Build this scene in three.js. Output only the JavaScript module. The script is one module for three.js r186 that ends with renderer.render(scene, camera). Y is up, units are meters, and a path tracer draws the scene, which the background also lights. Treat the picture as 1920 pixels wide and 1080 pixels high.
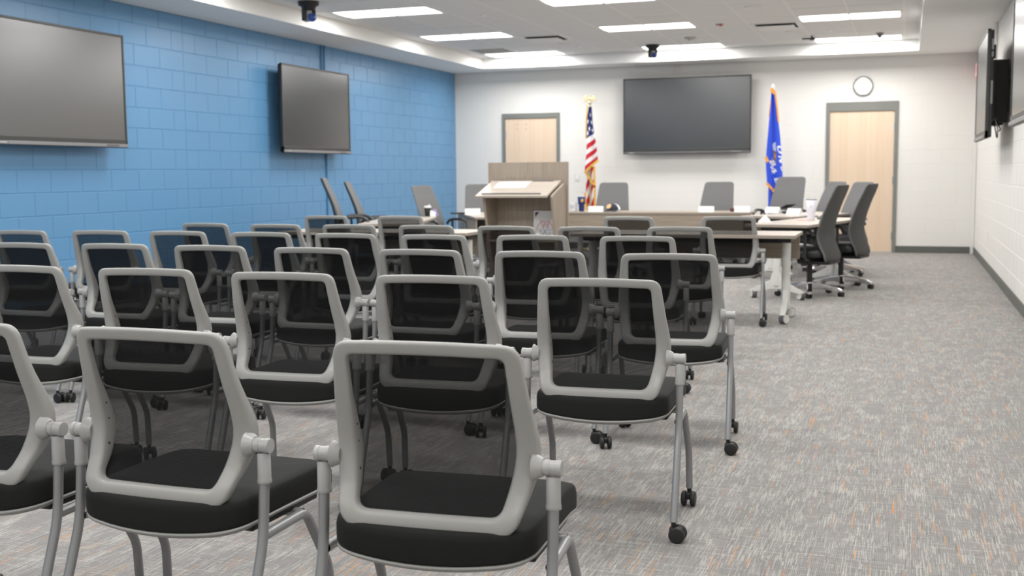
import * as THREE from 'three';
import { RoundedBoxGeometry } from 'three/addons/geometries/RoundedBoxGeometry.js';
import { mergeGeometries } from 'three/addons/utils/BufferGeometryUtils.js';
import { RectAreaLightUniformsLib } from 'three/addons/lights/RectAreaLightUniformsLib.js';

// ───────────── camera, exposure, light levels ─────────────
const scene = new THREE.Scene();
scene.background = new THREE.Color(0x000000);
const camera = new THREE.PerspectiveCamera(2 * Math.atan(540 / 2113.72) * 180 / Math.PI, 16 / 9, 0.05, 60);
camera.rotation.order = 'YXZ';
camera.position.set(0, 1.2191, 0);
camera.rotation.set(-0.101, 0.33644, -0.00933);
camera.focus = 3.5;
camera.userData.fStop = 5.0;
const renderer = new THREE.WebGLRenderer({ antialias: true });
renderer.toneMapping = THREE.LinearToneMapping;
renderer.toneMappingExposure = 1.95;
renderer.shadowMap.enabled = true;
RectAreaLightUniformsLib.init();
const PANEL_LIGHT = 9.0, PANEL_GLOW = 2.2;          // ceiling troffers

// ───────────── room dimensions (metres; camera stands at x = z = 0) ─────────────
const XL = -7.157, XR = 0.943, ZB = -17.68, ZF = 2.6;
const YS = 2.886, YC = 3.05;                        // soffit and tray ceiling
const TX0 = -6.43, TX1 = 0.115, TZ0 = -17.06, TZ1 = 1.5;   // tray opening

// ───────────── helpers ─────────────
let seed = 20240607;
const rnd = () => { seed = (seed + 0x6d2b79f5) | 0; let t = Math.imul(seed ^ (seed >>> 15), 1 | seed); t = (t + Math.imul(t ^ (t >>> 7), 61 | t)) ^ t; return ((t ^ (t >>> 14)) >>> 0) / 4294967296; };
const V3 = (x, y, z) => new THREE.Vector3(x, y, z);
const lerp = (a, b, t) => a + (b - a) * t;
const clamp = (x, a, b) => Math.min(b, Math.max(a, x));
const sstep = (a, b, x) => { const t = clamp((x - a) / (b - a), 0, 1); return t * t * (3 - 2 * t); };
const names = {};
const numbered = (n) => { const k = names[n] = (names[n] ?? -1) + 1; return k ? `${n}_${String(k).padStart(3, '0')}` : n; };
function mesh(name, geo, m, parent) {
  const o = new THREE.Mesh(geo, m); o.name = name; o.castShadow = o.receiveShadow = true;
  if (parent) parent.add(o); return o;
}
function tag(o, label, category, group) { o.userData.label = label; if (category) o.userData.category = category; if (group) o.userData.group = group; return o; }
function thing(name, label, category, pos = [0, 0, 0], turn = 0, group) {
  const o = new THREE.Group(); o.name = numbered(name); scene.add(o); o.position.set(...pos); o.rotation.y = turn;
  return tag(o, label, category, group);
}
function single(name, label, category, geo, m, pos = [0, 0, 0], turn = 0, group) {
  const o = mesh(numbered(name), geo, m, scene); o.position.set(...pos); o.rotation.y = turn; return tag(o, label, category, group);
}
function struct(name, geo, m) { const o = geo ? mesh(name, geo, m, scene) : new THREE.Group(); o.name = name; if (!geo) scene.add(o); o.userData.kind = 'structure'; return o; }
function copyOf(src, pos, turn, label, group) {
  const o = src.clone(); o.name = numbered(src.name.replace(/_\d+$/, '')); scene.add(o); o.position.set(...pos); o.rotation.set(0, turn, 0); o.userData = { ...src.userData };
  if (label) o.userData.label = label; if (group) o.userData.group = group; return o;
}
const T = (g, x, y, z) => g.translate(x, y, z);
const box = (w, h, d, x = 0, y = 0, z = 0) => T(new THREE.BoxGeometry(w, h, d), x, y, z);
const rbox = (w, h, d, r, x = 0, y = 0, z = 0, s = 2) => T(new RoundedBoxGeometry(w, h, d, s, r), x, y, z);
const cyl = (r0, r1, h, x = 0, y = 0, z = 0, n = 20) => T(new THREE.CylinderGeometry(r1, r0, h, n), x, y, z);   // r0 bottom, r1 top
const cylX = (r, h, x, y, z, n = 18, r2 = r) => T(new THREE.CylinderGeometry(r2, r, h, n).rotateZ(-Math.PI / 2), x, y, z);
const cylZ = (r, h, x, y, z, n = 18) => T(new THREE.CylinderGeometry(r, r, h, n).rotateX(Math.PI / 2), x, y, z);
const lathe = (pts, n = 24) => new THREE.LatheGeometry(pts.map(([r, y]) => new THREE.Vector2(r, y)), n);
const join = (list) => mergeGeometries(list.map((g) => { const q = g.index ? g.toNonIndexed() : g; for (const k of Object.keys(q.attributes)) if (!['position', 'normal', 'uv'].includes(k)) q.deleteAttribute(k); return q; }));
const tube = (pts, r, seg = 40, rad = 10) => new THREE.TubeGeometry(new THREE.CatmullRomCurve3(pts.map((p) => V3(...p)), false, 'centripetal'), seg, r, rad);
function polyTube(pts, r, bend = 0.04, rad = 10) {       // straight runs with rounded bends, capped
  const path = new THREE.CurvePath(), P = pts.map((p) => V3(...p)); let a = P[0];
  for (let i = 1; i < P.length - 1; i++) {
    const d0 = P[i].clone().sub(P[i - 1]), d1 = P[i + 1].clone().sub(P[i]);
    const b0 = Math.min(bend, d0.length() * 0.45), b1 = Math.min(bend, d1.length() * 0.45);
    const s = P[i].clone().addScaledVector(d0.normalize(), -b0), e = P[i].clone().addScaledVector(d1.normalize(), b1);
    path.add(new THREE.LineCurve3(a, s)); path.add(new THREE.QuadraticBezierCurve3(s, P[i], e)); a = e;
  }
  path.add(new THREE.LineCurve3(a, P[P.length - 1]));
  return new THREE.TubeGeometry(path, 14 * P.length, r, rad);
}
function gridGeo(nu, nv, f) {                            // f(s, t) -> [x, y, z, u, v]
  const pos = [], uv = [], idx = [];
  for (let j = 0; j <= nv; j++) for (let i = 0; i <= nu; i++) { const q = f(i / nu, j / nv); pos.push(q[0], q[1], q[2]); uv.push(q[3] ?? i / nu, q[4] ?? 1 - j / nv); }
  for (let j = 0; j < nv; j++) for (let i = 0; i < nu; i++) { const a = j * (nu + 1) + i, b = a + 1, c = a + nu + 1, d = c + 1; idx.push(a, c, b, b, c, d); }
  const g = new THREE.BufferGeometry();
  g.setAttribute('position', new THREE.Float32BufferAttribute(pos, 3)); g.setAttribute('uv', new THREE.Float32BufferAttribute(uv, 2)); g.setIndex(idx); g.computeVertexNormals(); return g;
}
function ringsGeo(rings, closed = false, caps = true) {  // rings of equal length; closed = the last ring meets the first
  const n = rings[0].length, m = rings.length, pos = [], uv = [], idx = [];
  rings.forEach((r, j) => r.forEach((p, i) => { pos.push(...p); uv.push(i / n, j / m); }));
  for (let j = 0; j < (closed ? m : m - 1); j++) for (let i = 0; i < n; i++) {
    const a = j * n + i, b = j * n + (i + 1) % n, c = ((j + 1) % m) * n + i, d = ((j + 1) % m) * n + (i + 1) % n; idx.push(a, b, c, b, d, c);
  }
  if (!closed && caps) for (const [j, flip] of [[0, true], [m - 1, false]]) {
    const c = rings[j].reduce((s, p) => [s[0] + p[0] / n, s[1] + p[1] / n, s[2] + p[2] / n], [0, 0, 0]), k = pos.length / 3; pos.push(...c); uv.push(0.5, 0.5);
    for (let i = 0; i < n; i++) flip ? idx.push(k, j * n + (i + 1) % n, j * n + i) : idx.push(k, j * n + i, j * n + (i + 1) % n);
  }
  const g = new THREE.BufferGeometry();
  g.setAttribute('position', new THREE.Float32BufferAttribute(pos, 3)); g.setAttribute('uv', new THREE.Float32BufferAttribute(uv, 2)); g.setIndex(idx); g.computeVertexNormals(); return g;
}
function extrude(pts, depth, bevel = 0) {
  const s = new THREE.Shape(pts.map(([x, y]) => new THREE.Vector2(x, y)));
  return new THREE.ExtrudeGeometry(s, { depth, bevelEnabled: bevel > 0, bevelSize: bevel, bevelThickness: bevel, bevelSegments: 2, curveSegments: 8 });
}
function canvasTex(w, h, draw, srgb = true, repeat) {
  const c = document.createElement('canvas'); c.width = w; c.height = h; draw(c.getContext('2d'), w, h);
  const t = new THREE.CanvasTexture(c); if (srgb) t.colorSpace = THREE.SRGBColorSpace; t.magFilter = THREE.LinearFilter;
  if (repeat) { t.wrapS = t.wrapT = THREE.RepeatWrapping; t.repeat.set(...repeat); } return t;
}
function boxUV(g, k = 1) {                               // uv in metres from the dominant axis
  const q = g.index ? g.toNonIndexed() : g, p = q.attributes.position, n = q.attributes.normal, uv = new Float32Array(p.count * 2);
  for (let i = 0; i < p.count; i++) {
    const ax = Math.abs(n.getX(i)), ay = Math.abs(n.getY(i)), az = Math.abs(n.getZ(i));
    const [u, v] = ay >= ax && ay >= az ? [p.getX(i), p.getZ(i)] : ax >= az ? [p.getZ(i), p.getY(i)] : [p.getX(i), p.getY(i)];
    uv[2 * i] = u * k; uv[2 * i + 1] = v * k;
  }
  q.setAttribute('uv', new THREE.BufferAttribute(uv, 2)); return q;
}
const M = (color, roughness = 0.6, o = {}) => new THREE.MeshStandardMaterial({ color, roughness, ...o });
const MP = (color, roughness, o = {}) => new THREE.MeshPhysicalMaterial({ color, roughness, ...o });
const lin = (r, g, b) => new THREE.Color().setRGB(r, g, b);

// ───────────── textures ─────────────
const carpetTex = canvasTex(2048, 2048, (c, w, h) => {
  const im = c.createImageData(w, h), d = im.data;
  for (let y = 0; y < h; y++) for (let x = 0; x < w; x++) {
    const rib = (x % 4 < 2 ? 9 : -10), n = (rnd() - 0.5) * 40 + rib, i = 4 * (y * w + x);
    d[i] = 147 + n; d[i + 1] = 144 + n; d[i + 2] = 142 + n; d[i + 3] = 255;
  }
  c.putImageData(im, 0, 0);
  const bar = (x, y, bw, bh, col, a) => { c.globalAlpha = a; c.fillStyle = col; for (const ox of [0, -w]) for (const oy of [0, -h]) c.fillRect(x + ox, y + oy, bw, bh); };
  for (let i = 0; i < 2600; i++) bar(rnd() * w, rnd() * h, 10 + rnd() * 60, 20 + rnd() * 120, rnd() < 0.5 ? '#878380' : '#a09d9a', 0.10);      // tone drift
  for (let k = 0; k < 1900; k++) {                                                                            // clusters of pale yarn along the room
    const cx = rnd() * w, cy = rnd() * h, n = 2 + rnd() * 5;
    for (let j = 0; j < n; j++) bar(cx + (j - n / 2) * (4.5 + rnd() * 3), cy + (rnd() - 0.5) * 60, 1.7 + rnd() * 1.3, 16 + rnd() * 62, '#c6c3bd', 0.28 + rnd() * 0.4);
  }
  for (let k = 0; k < 4200; k++) bar(rnd() * w, rnd() * h, 1.2 + rnd() * 1.3, 18 + rnd() * 66, '#cbc8c2', 0.25 + rnd() * 0.4);
  for (let k = 0; k < 2500; k++) bar(rnd() * w, rnd() * h, 20 + rnd() * 110, 1.2 + rnd() * 1.2, '#cfccc6', 0.25 + rnd() * 0.4);              // cross yarn
  for (let k = 0; k < 3600; k++) bar(rnd() * w, rnd() * h, 1.4 + rnd() * 1.4, 20 + rnd() * 60, '#6f6b69', 0.2 + rnd() * 0.3);
  for (let k = 0; k < 430; k++) bar(rnd() * w, rnd() * h, 1.8 + rnd() * 1.5, 34 + rnd() * 110, rnd() < 0.6 ? '#dd9a60' : '#c98d70', 0.4 + rnd() * 0.5);
  c.globalAlpha = 1;
}, true, [1 / 2.8, 1 / 2.8]);
const speckBump = canvasTex(256, 256, (c, w, h) => {
  const im = c.createImageData(w, h), d = im.data; for (let i = 0; i < w * h; i++) { const n = 120 + rnd() * 110 - (rnd() < 0.02 ? 90 : 0); d[4 * i] = d[4 * i + 1] = d[4 * i + 2] = n; d[4 * i + 3] = 255; } c.putImageData(im, 0, 0);
}, false, [1.6, 1.6]);
function grainTex(base, dark, light, n = 500) {          // grain runs along u
  return canvasTex(1024, 512, (c, w, h) => {
    c.fillStyle = base; c.fillRect(0, 0, w, h);
    for (let i = 0; i < n; i++) {
      const y = rnd() * h, x = rnd() * w, l = 120 + rnd() * 500, t = 0.6 + rnd() * 2.6; c.globalAlpha = 0.05 + rnd() * 0.2; c.fillStyle = rnd() < 0.55 ? dark : light;
      for (const ox of [0, -w]) { c.beginPath(); c.ellipse(x + ox, y, l / 2, t, (rnd() - 0.5) * 0.012, 0, 7); c.fill(); }
    }
    c.globalAlpha = 1;
  }, true, [1 / 1.2, 1 / 0.6]);
}
const woodTex = grainTex('#a09384', '#6f6256', '#b5a99b', 650), topTex = grainTex('#bdb2a6', '#988b7f', '#d3cac0', 420);
const woodV = woodTex.clone(); woodV.rotation = Math.PI / 2; woodV.needsUpdate = true;
const mapleTex = canvasTex(512, 1024, (c, w, h) => {
  c.fillStyle = '#e8d0b0'; c.fillRect(0, 0, w, h);
  for (let i = 0; i < 7; i++) { c.globalAlpha = 0.12; c.fillStyle = i % 2 ? '#dfc3a0' : '#efdcc2'; c.fillRect(i * w / 7, 0, w / 7, h); }
  for (let i = 0; i < 420; i++) { c.globalAlpha = 0.04 + rnd() * 0.1; c.fillStyle = rnd() < 0.6 ? '#cfae88' : '#f3e4cf'; c.beginPath(); c.ellipse(rnd() * w, rnd() * h, 0.6 + rnd() * 2, 60 + rnd() * 240, (rnd() - 0.5) * 0.03, 0, 7); c.fill(); }
  c.globalAlpha = 1;
}, true, [1, 1]);
const meshAlpha = canvasTex(64, 64, (c, w, h) => {       // knitted chair mesh: sixteen open rows per tile
  c.fillStyle = '#fff'; c.fillRect(0, 0, w, h); c.fillStyle = '#6c6c6c';
  for (let j = 0; j < 16; j++) c.fillRect(0, j * 4 + 1, 64, 1);
}, false, [1 / 0.03, 1 / 0.03]);

// ───────────── materials ─────────────
const mBlue = M(lin(0.112, 0.280, 0.49), 0.34, { bumpMap: speckBump, bumpScale: 0.0012 });
const mWhite = M(lin(0.80, 0.78, 0.745), 0.5, { bumpMap: speckBump, bumpScale: 0.0006 });
const mDry = M(lin(0.85, 0.845, 0.83), 0.85);
const mTile = M(lin(0.78, 0.77, 0.755), 0.95), mTee = M(lin(0.82, 0.81, 0.79), 0.6);
const mCarpet = MP(lin(0.82, 0.825, 0.825), 0.95, { map: carpetTex, sheen: 0.8, sheenRoughness: 0.5, sheenColor: lin(0.55, 0.54, 0.52) });
const mBase = M(lin(0.115, 0.12, 0.11), 0.5), mFrameDoor = M(lin(0.20, 0.205, 0.19), 0.45), mMaple = M(lin(0.93, 0.92, 1.0), 0.42, { map: mapleTex });
const mPlastic = M(lin(0.30, 0.30, 0.288), 0.42), mLeg = M(lin(0.28, 0.285, 0.29), 0.34, { metalness: 0.4 });
const mHub = M(lin(0.37, 0.37, 0.365), 0.36), mFabric = MP(lin(0.011, 0.0115, 0.0105), 0.8, { bumpMap: speckBump, bumpScale: 0.0004, specularIntensity: 0.45, sheen: 1, sheenRoughness: 0.45, sheenColor: lin(0.16, 0.16, 0.15) });
const mBlack = M(lin(0.012, 0.012, 0.012), 0.5), mPan = M(lin(0.28, 0.28, 0.27), 0.5);
const mMesh = MP(lin(0.0065, 0.0065, 0.007), 0.8, { specularIntensity: 0.35, alphaMap: meshAlpha, transparent: true, opacity: 0.985, side: THREE.DoubleSide });
const mChrome = M(lin(0.75, 0.75, 0.76), 0.16, { metalness: 1 }), mGreyFab = M(lin(0.165, 0.165, 0.167), 0.8, { bumpMap: speckBump, bumpScale: 0.0004 });
const mShell = M(lin(0.070, 0.069, 0.066), 0.7), mLeather = M(lin(0.02, 0.021, 0.023), 0.38), mWood = M(0xffffff, 0.5, { map: woodTex }), mWoodV = M(0xffffff, 0.5, { map: woodV }), mTop = M(0xffffff, 0.36, { map: topTex });
const mWhiteMetal = M(lin(0.72, 0.72, 0.69), 0.4), mPaper = M(lin(0.86, 0.86, 0.86), 0.8);
const mBezel = M(lin(0.035, 0.036, 0.034), 0.4), mBar = M(lin(0.12, 0.12, 0.125), 0.35), mBarLight = M(lin(0.22, 0.22, 0.225), 0.35);
const mScreen = MP(lin(0.020, 0.022, 0.024), 0.24, { ior: 2.33 }), mScreenDark = MP(lin(0.016, 0.019, 0.023), 0.24, { ior: 1.85 });
const mLens = M(lin(0.8, 0.8, 0.8), 0.5, { emissive: lin(1, 0.986, 0.96), emissiveIntensity: PANEL_GLOW });
const mGold = M(lin(0.80, 0.45, 0.07), 0.6), mBrass = M(lin(0.80, 0.68, 0.42), 0.3, { metalness: 0.8 });
const mGrille = M(lin(0.03, 0.03, 0.028), 0.7), mGreyTrim = M(lin(0.45, 0.45, 0.43), 0.6);

// ───────────── room shell ─────────────
{
  const g = new THREE.PlaneGeometry(XR - XL + 0.4, ZF - ZB + 0.4); g.rotateX(-Math.PI / 2); T(g, (XL + XR) / 2, 0, (ZF + ZB) / 2);
  const p = g.attributes.position, uv = g.attributes.uv; for (let i = 0; i < p.count; i++) uv.setXY(i, p.getX(i), p.getZ(i));
  const fl = struct('floor'); const slab = box(XR - XL + 0.4, 0.2, ZF - ZB + 0.4, (XL + XR) / 2, -0.102, (ZF + ZB) / 2); mesh('slab', slab, mGreyTrim, fl); mesh('carpet', g, mCarpet, fl);
}
// a concrete block: face with chamfered edges standing proud of the joint
const blockCache = new Map();
function blockGeo(w, h, proud, ch, gap, variant) {
  const key = [w.toFixed(3), h.toFixed(3), proud, variant].join(); if (blockCache.has(key)) return blockCache.get(key);
  const a = w / 2 - gap / 2, b = h / 2 - gap / 2, c = a - ch, d = b - ch, P = [], U = [];
  const q = (p0, p1, p2, p3) => { for (const p of [p0, p1, p2, p0, p2, p3]) { P.push(...p); U.push(p[0] + variant * 0.37, p[1] + variant * 0.21); } };
  q([-c, -d, proud], [c, -d, proud], [c, d, proud], [-c, d, proud]);
  q([-a, -b, 0], [a, -b, 0], [c, -d, proud], [-c, -d, proud]); q([a, -b, 0], [a, b, 0], [c, d, proud], [c, -d, proud]);
  q([a, b, 0], [-a, b, 0], [-c, d, proud], [c, d, proud]); q([-a, b, 0], [-a, -b, 0], [-c, -d, proud], [-c, d, proud]);
  const g = new THREE.BufferGeometry(); g.setAttribute('position', new THREE.Float32BufferAttribute(P, 3)); g.setAttribute('uv', new THREE.Float32BufferAttribute(U, 2)); g.computeVertexNormals();
  blockCache.set(key, g); return g;
}
// at(u, y) -> position on the wall's mortar plane; u grows to the viewer's right as one faces the wall
function blockWall(parent, at, turn, u0, u1, y0, y1, courseOff, jointOff, holes, m, o, extraJoints = [], isPart = () => true) {
  const C = 0.2032, W = 0.4064, rest = [];
  for (let k = Math.floor((y0 - courseOff) / C); courseOff + k * C < y1 - 0.01; k++) {
    const ya = Math.max(y0, courseOff + k * C), yb = Math.min(y1, courseOff + (k + 1) * C); if (yb - ya < 0.02) continue;
    const off = jointOff[((k % 2) + 2) % 2]; let cuts = [u0, u1];
    for (let j = Math.ceil((u0 - off) / W); off + j * W < u1; j++) cuts.push(off + j * W);
    for (const e of extraJoints) if (e > u0 && e < u1) cuts.push(e);
    for (const [a, b, top] of holes) if (ya < top - 0.03) cuts.push(a, b);
    cuts = cuts.sort((a, b) => a - b).filter((v, i, l) => !i || v - l[i - 1] > 0.02);
    for (let i = 0; i + 1 < cuts.length; i++) {
      const a = cuts[i], b = cuts[i + 1], mid = (a + b) / 2; if (holes.some(([p, q, top]) => mid > p && mid < q && ya < top - 0.03)) continue;
      let yl = ya; const over = holes.find(([p, q, top]) => mid > p && mid < q && ya < top && yb > top); if (over) yl = over[2];
      const g = blockGeo(b - a, yb - yl, o.proud, o.ch, o.gap, (Math.abs(i * 7 + k * 3)) % 4), pos = at(mid, (yl + yb) / 2);
      if (isPart(mid, yl, yb)) { const e = mesh('block', g, m, parent); e.position.copy(pos); e.rotation.y = turn; }
      else rest.push(g.clone().rotateY(turn).translate(pos.x, pos.y, pos.z));
    }
  }
  if (rest.length) { const e = mesh('hidden_blocks', join(rest), m, parent); e.name = 'lower_blocks'; e.userData.kind = 'stuff'; e.userData.label = 'painted blocks low on the wall behind the furniture'; }
}
{
  const th = 0.2, pr = 0.004;
  const wl = struct('wall_left'); mesh('mortar', box(th, 3.3, ZF - ZB + 0.4, XL - pr - th / 2, 1.65, (ZF + ZB) / 2), mBlue, wl);
  // the block courses and joints as the photograph shows them
  blockWall(wl, (u, y) => V3(XL - pr, y, -u), Math.PI / 2, 7.0, -ZB, 0, YS, 0.0715 - 0.2032, [0.40, 0.195], [], mBlue, { proud: pr, ch: 0.004, gap: 0.006 }, [10.145], (u, a) => a > 0.66);
  const wb = struct('wall_back'); mesh('mortar', box(XR - XL + 0.8, 3.3, th, (XL + XR) / 2, 1.65, ZB - 0.002 - th / 2), mWhite, wb);
  blockWall(wb, (u, y) => V3(u, y, ZB - 0.002), 0, XL, XR, 0, YS, 0.084 - 0.2032, [0.276, 0.07], [[-1.163, -0.14, 2.233], [-6.323, -5.336, 2.2]], mWhite, { proud: 0.002, ch: 0.002, gap: 0.004 }, [], (u, a) => a > 0.66 || u > -1.2);
  const wr = struct('wall_right'); mesh('mortar', box(th, 3.3, ZF - ZB + 0.4, XR + 0.0025 + th / 2, 1.65, (ZF + ZB) / 2), mWhite, wr);
  blockWall(wr, (u, y) => V3(XR + 0.0025, y, u), -Math.PI / 2, ZB, -9.4, 0, YS, 0.049 - 0.2032, [0.1, 0.303], [], mWhite, { proud: 0.0025, ch: 0.0025, gap: 0.005 });
  struct('wall_front', box(XR - XL + 0.8, 3.3, th, (XL + XR) / 2, 1.65, ZF + th / 2), mWhite);
}
// ceiling: lowered soffit around a tray of lay-in tiles
const ceiling = struct('ceiling');
{
  mesh('deck', box(XR - XL + 0.4, 0.2, ZF - ZB + 0.4, (XL + XR) / 2, YC + 0.125, (ZF + ZB) / 2), mTile, ceiling);
  const h = YC + 0.02 - YS, y = YS + h / 2, s = [];
  s.push(box(TX0 - XL, h, ZF - ZB, (TX0 + XL) / 2, y, (ZF + ZB) / 2), box(XR - TX1, h, ZF - ZB, (XR + TX1) / 2, y, (ZF + ZB) / 2));
  s.push(box(TX1 - TX0, h, TZ0 - ZB, (TX0 + TX1) / 2, y, (TZ0 + ZB) / 2), box(TX1 - TX0, h, ZF - TZ1, (TX0 + TX1) / 2, y, (ZF + TZ1) / 2));
  mesh('soffit', join(s), mDry, ceiling);
  // perimeter angle
  const an = 0.022; mesh('perimeter_angle', join([box(an, 0.004, TZ1 - TZ0, TX0 + an / 2, YC - 0.004, (TZ0 + TZ1) / 2), box(an, 0.004, TZ1 - TZ0, TX1 - an / 2, YC - 0.004, (TZ0 + TZ1) / 2), box(TX1 - TX0, 0.004, an, (TX0 + TX1) / 2, YC - 0.004, TZ0 + an / 2)]), mTee, ceiling);
}
const GX = (k) => -6.215 + 0.6135 * k, fixCols = [0, 4, 8], fixRows = [-16.42, -13.98, -11.54, -9.1, -6.66, -4.22, -1.78, 0.66];
{
  const tileGeo = {}, tile = (x0, x1, z0, z1) => {
    const w = x1 - x0 - 0.02, d = z1 - z0 - 0.02, key = w.toFixed(3) + d.toFixed(3); tileGeo[key] ??= rbox(w, 0.014, d, 0.003, 0, 0, 0, 1);
    const o = mesh('ceiling_tile', tileGeo[key], mTile, ceiling); o.position.set((x0 + x1) / 2, YC + 0.007, (z0 + z1) / 2);
  };
  const xs = [TX0, ...Array.from({ length: 11 }, (_, k) => GX(k)), TX1];
  for (let i = 0; i + 1 < xs.length; i++) {
    const col = i - 1, fc = fixCols.some((f) => col === f || col === f + 1);
    for (let r = 0; r < 3; r++) {
      const z = fixRows[r];                              // near edge of the fixture row
      if (fc) { tile(xs[i], xs[i + 1], z + 0.61 - 0.0, z + 1.22); if (r) tile(xs[i], xs[i + 1], z - 1.22, z - 0.61); tile(xs[i], xs[i + 1], z, z + 0.61); }
      else { tile(xs[i], xs[i + 1], z, z + 1.22); if (r) tile(xs[i], xs[i + 1], z - 1.22, z); else tile(xs[i], xs[i + 1], TZ0 + 0.005, z); }
    }
  }
  for (let k = 0; k <= 10; k++) { const o = mesh('main_tee', box(0.024, 0.006, TZ1 - TZ0, 0, 0, 0), mTee, ceiling); o.position.set(GX(k), YC + 0.0005, (TZ0 + TZ1) / 2); }
  const cross = []; for (let z = -16.42; z < TZ1; z += 1.22) cross.push(box(TX1 - TX0, 0.005, 0.018, (TX0 + TX1) / 2, YC + 0.001, z));
  for (const z of fixRows) for (const c of fixCols) cross.push(box(1.227, 0.005, 0.018, GX(c + 1), YC + 0.001, z - 0.61));
  const o = mesh('cross_tees', join(cross), mTee, ceiling); o.userData.kind = 'stuff';
}
// door frames, doors, baseboards
function door(i, x0, x1, top, leafTop, hingeLeft) {
  const d = struct('door_' + i), w = 0.052, z = ZB;
  mesh('door_frame', join([box(w, top, 0.14, x0 + w / 2, top / 2, z - 0.045), box(w, top, 0.14, x1 - w / 2, top / 2, z - 0.045), box(x1 - x0 - 2 * w, top - leafTop, 0.14, (x0 + x1) / 2, (top + leafTop) / 2, z - 0.045)]), mFrameDoor, d);
  const lw = x1 - x0 - 2 * w - 0.008, leaf = rbox(lw, leafTop - 0.014, 0.045, 0.002, 0, 0, 0, 1);
  const uv = leaf.attributes.uv, p = leaf.attributes.position; for (let k = 0; k < uv.count; k++) uv.setXY(k, p.getX(k) / lw + 0.5, p.getY(k) / leafTop + 0.5);
  const l = mesh('door_leaf', leaf, mMaple, d); l.position.set((x0 + x1) / 2, leafTop / 2 + 0.004, z - 0.02);
  const hx = hingeLeft ? x0 + w + 0.002 : x1 - w - 0.002;
  for (const hy of [0.25, 1.07, 1.86]) mesh('hinge', join([cyl(0.008, 0.008, 0.115, hx, hy, z + 0.006, 10), box(0.03, 0.11, 0.003, hx, hy, z + 0.003)]), mChrome, d);
  const kx = hingeLeft ? x1 - w - 0.075 : x0 + w + 0.075, s = hingeLeft ? -1 : 1;
  mesh('door_handle', join([cylZ(0.032, 0.012, kx, 1.0, z + 0.01), cylZ(0.011, 0.045, kx, 1.0, z + 0.03), cylX(0.01, 0.115, kx + s * 0.05, 1.0, z + 0.052)]), mChrome, d);
  if (i === 1) mesh('coat_hooks', join([cylZ(0.012, 0.008, -6.07, 2.02, z + 0.005, 10), cylZ(0.012, 0.008, -5.91, 2.02, z + 0.005, 10), cylZ(0.012, 0.008, -6.07, 1.95, z + 0.005, 10), cylZ(0.012, 0.008, -5.91, 1.95, z + 0.005, 10)]), mGreyTrim, d);
}
door(1, -6.323, -5.336, 2.2, 2.124, true); door(2, -1.163, -0.14, 2.233, 2.1, false);
{
  const b = struct('baseboard_back'), bar = (w, d) => join([box(w, 0.092, d, 0, 0.046, 0), box(w, 0.01, d * 0.7, 0, 0.095, 0)]);
  for (const [x0, x1] of [[XL, -6.323], [-5.336, -1.163], [-0.14, XR]]) { const o = mesh('baseboard', bar(x1 - x0, 0.012), mBase, b); o.position.set((x0 + x1) / 2, 0, ZB + 0.006); }
  const br = struct('baseboard_right', bar(ZF - ZB, 0.012).rotateY(Math.PI / 2), mBase); br.position.set(XR - 0.006, 0, (ZF + ZB) / 2);
  const bl = struct('baseboard_left', bar(ZF - ZB, 0.012).rotateY(Math.PI / 2), mBase); bl.position.set(XL + 0.006, 0, (ZF + ZB) / 2);
}
// ───────────── ceiling fixtures ─────────────
{
  let proto = null; const ordR = ['beside the far fascia', 'second row from the far fascia', 'third row from the far fascia', 'fourth row from the far fascia', 'fifth row from the far fascia', 'sixth row from the far fascia', 'seventh row from the far fascia', 'eighth row from the far fascia'];
  const ordC = ['blue-wall column', 'middle column', 'white-wall column'];
  fixRows.forEach((z, r) => fixCols.forEach((c, ci) => {
    const label = `glowing white recessed ceiling panel light, ${ordC[ci]}, ${ordR[r]}`, pos = [GX(c + 1), YC, z - 0.305];
    if (!proto) {
      proto = thing('ceiling_light', label, 'ceiling light', pos, 0, 'recessed ceiling lights');
      const W = 1.2, D = 0.59;
      mesh('frame', join([box(W, 0.012, 0.03, 0, 0.002, D / 2 - 0.015), box(W, 0.012, 0.03, 0, 0.002, -D / 2 + 0.015), box(0.03, 0.012, D - 0.06, W / 2 - 0.015, 0.002, 0), box(0.03, 0.012, D - 0.06, -W / 2 + 0.015, 0.002, 0)]), mTee, proto);
      mesh('lens', gridGeo(2, 12, (s, t) => [(0.5 - s) * (W - 0.06), 0.004 - 0.012 * Math.sin(Math.PI * t), (t - 0.5) * (D - 0.06)]), mLens, proto);
    } else copyOf(proto, pos, 0, label);
    const L = new THREE.RectAreaLight(lin(1, 0.986, 0.96), PANEL_LIGHT, 1.1, 0.5); L.position.set(pos[0], YC - 0.016, pos[2]); L.rotation.x = -Math.PI / 2; L.name = 'panel_light'; scene.add(L);
  }));
}
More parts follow.
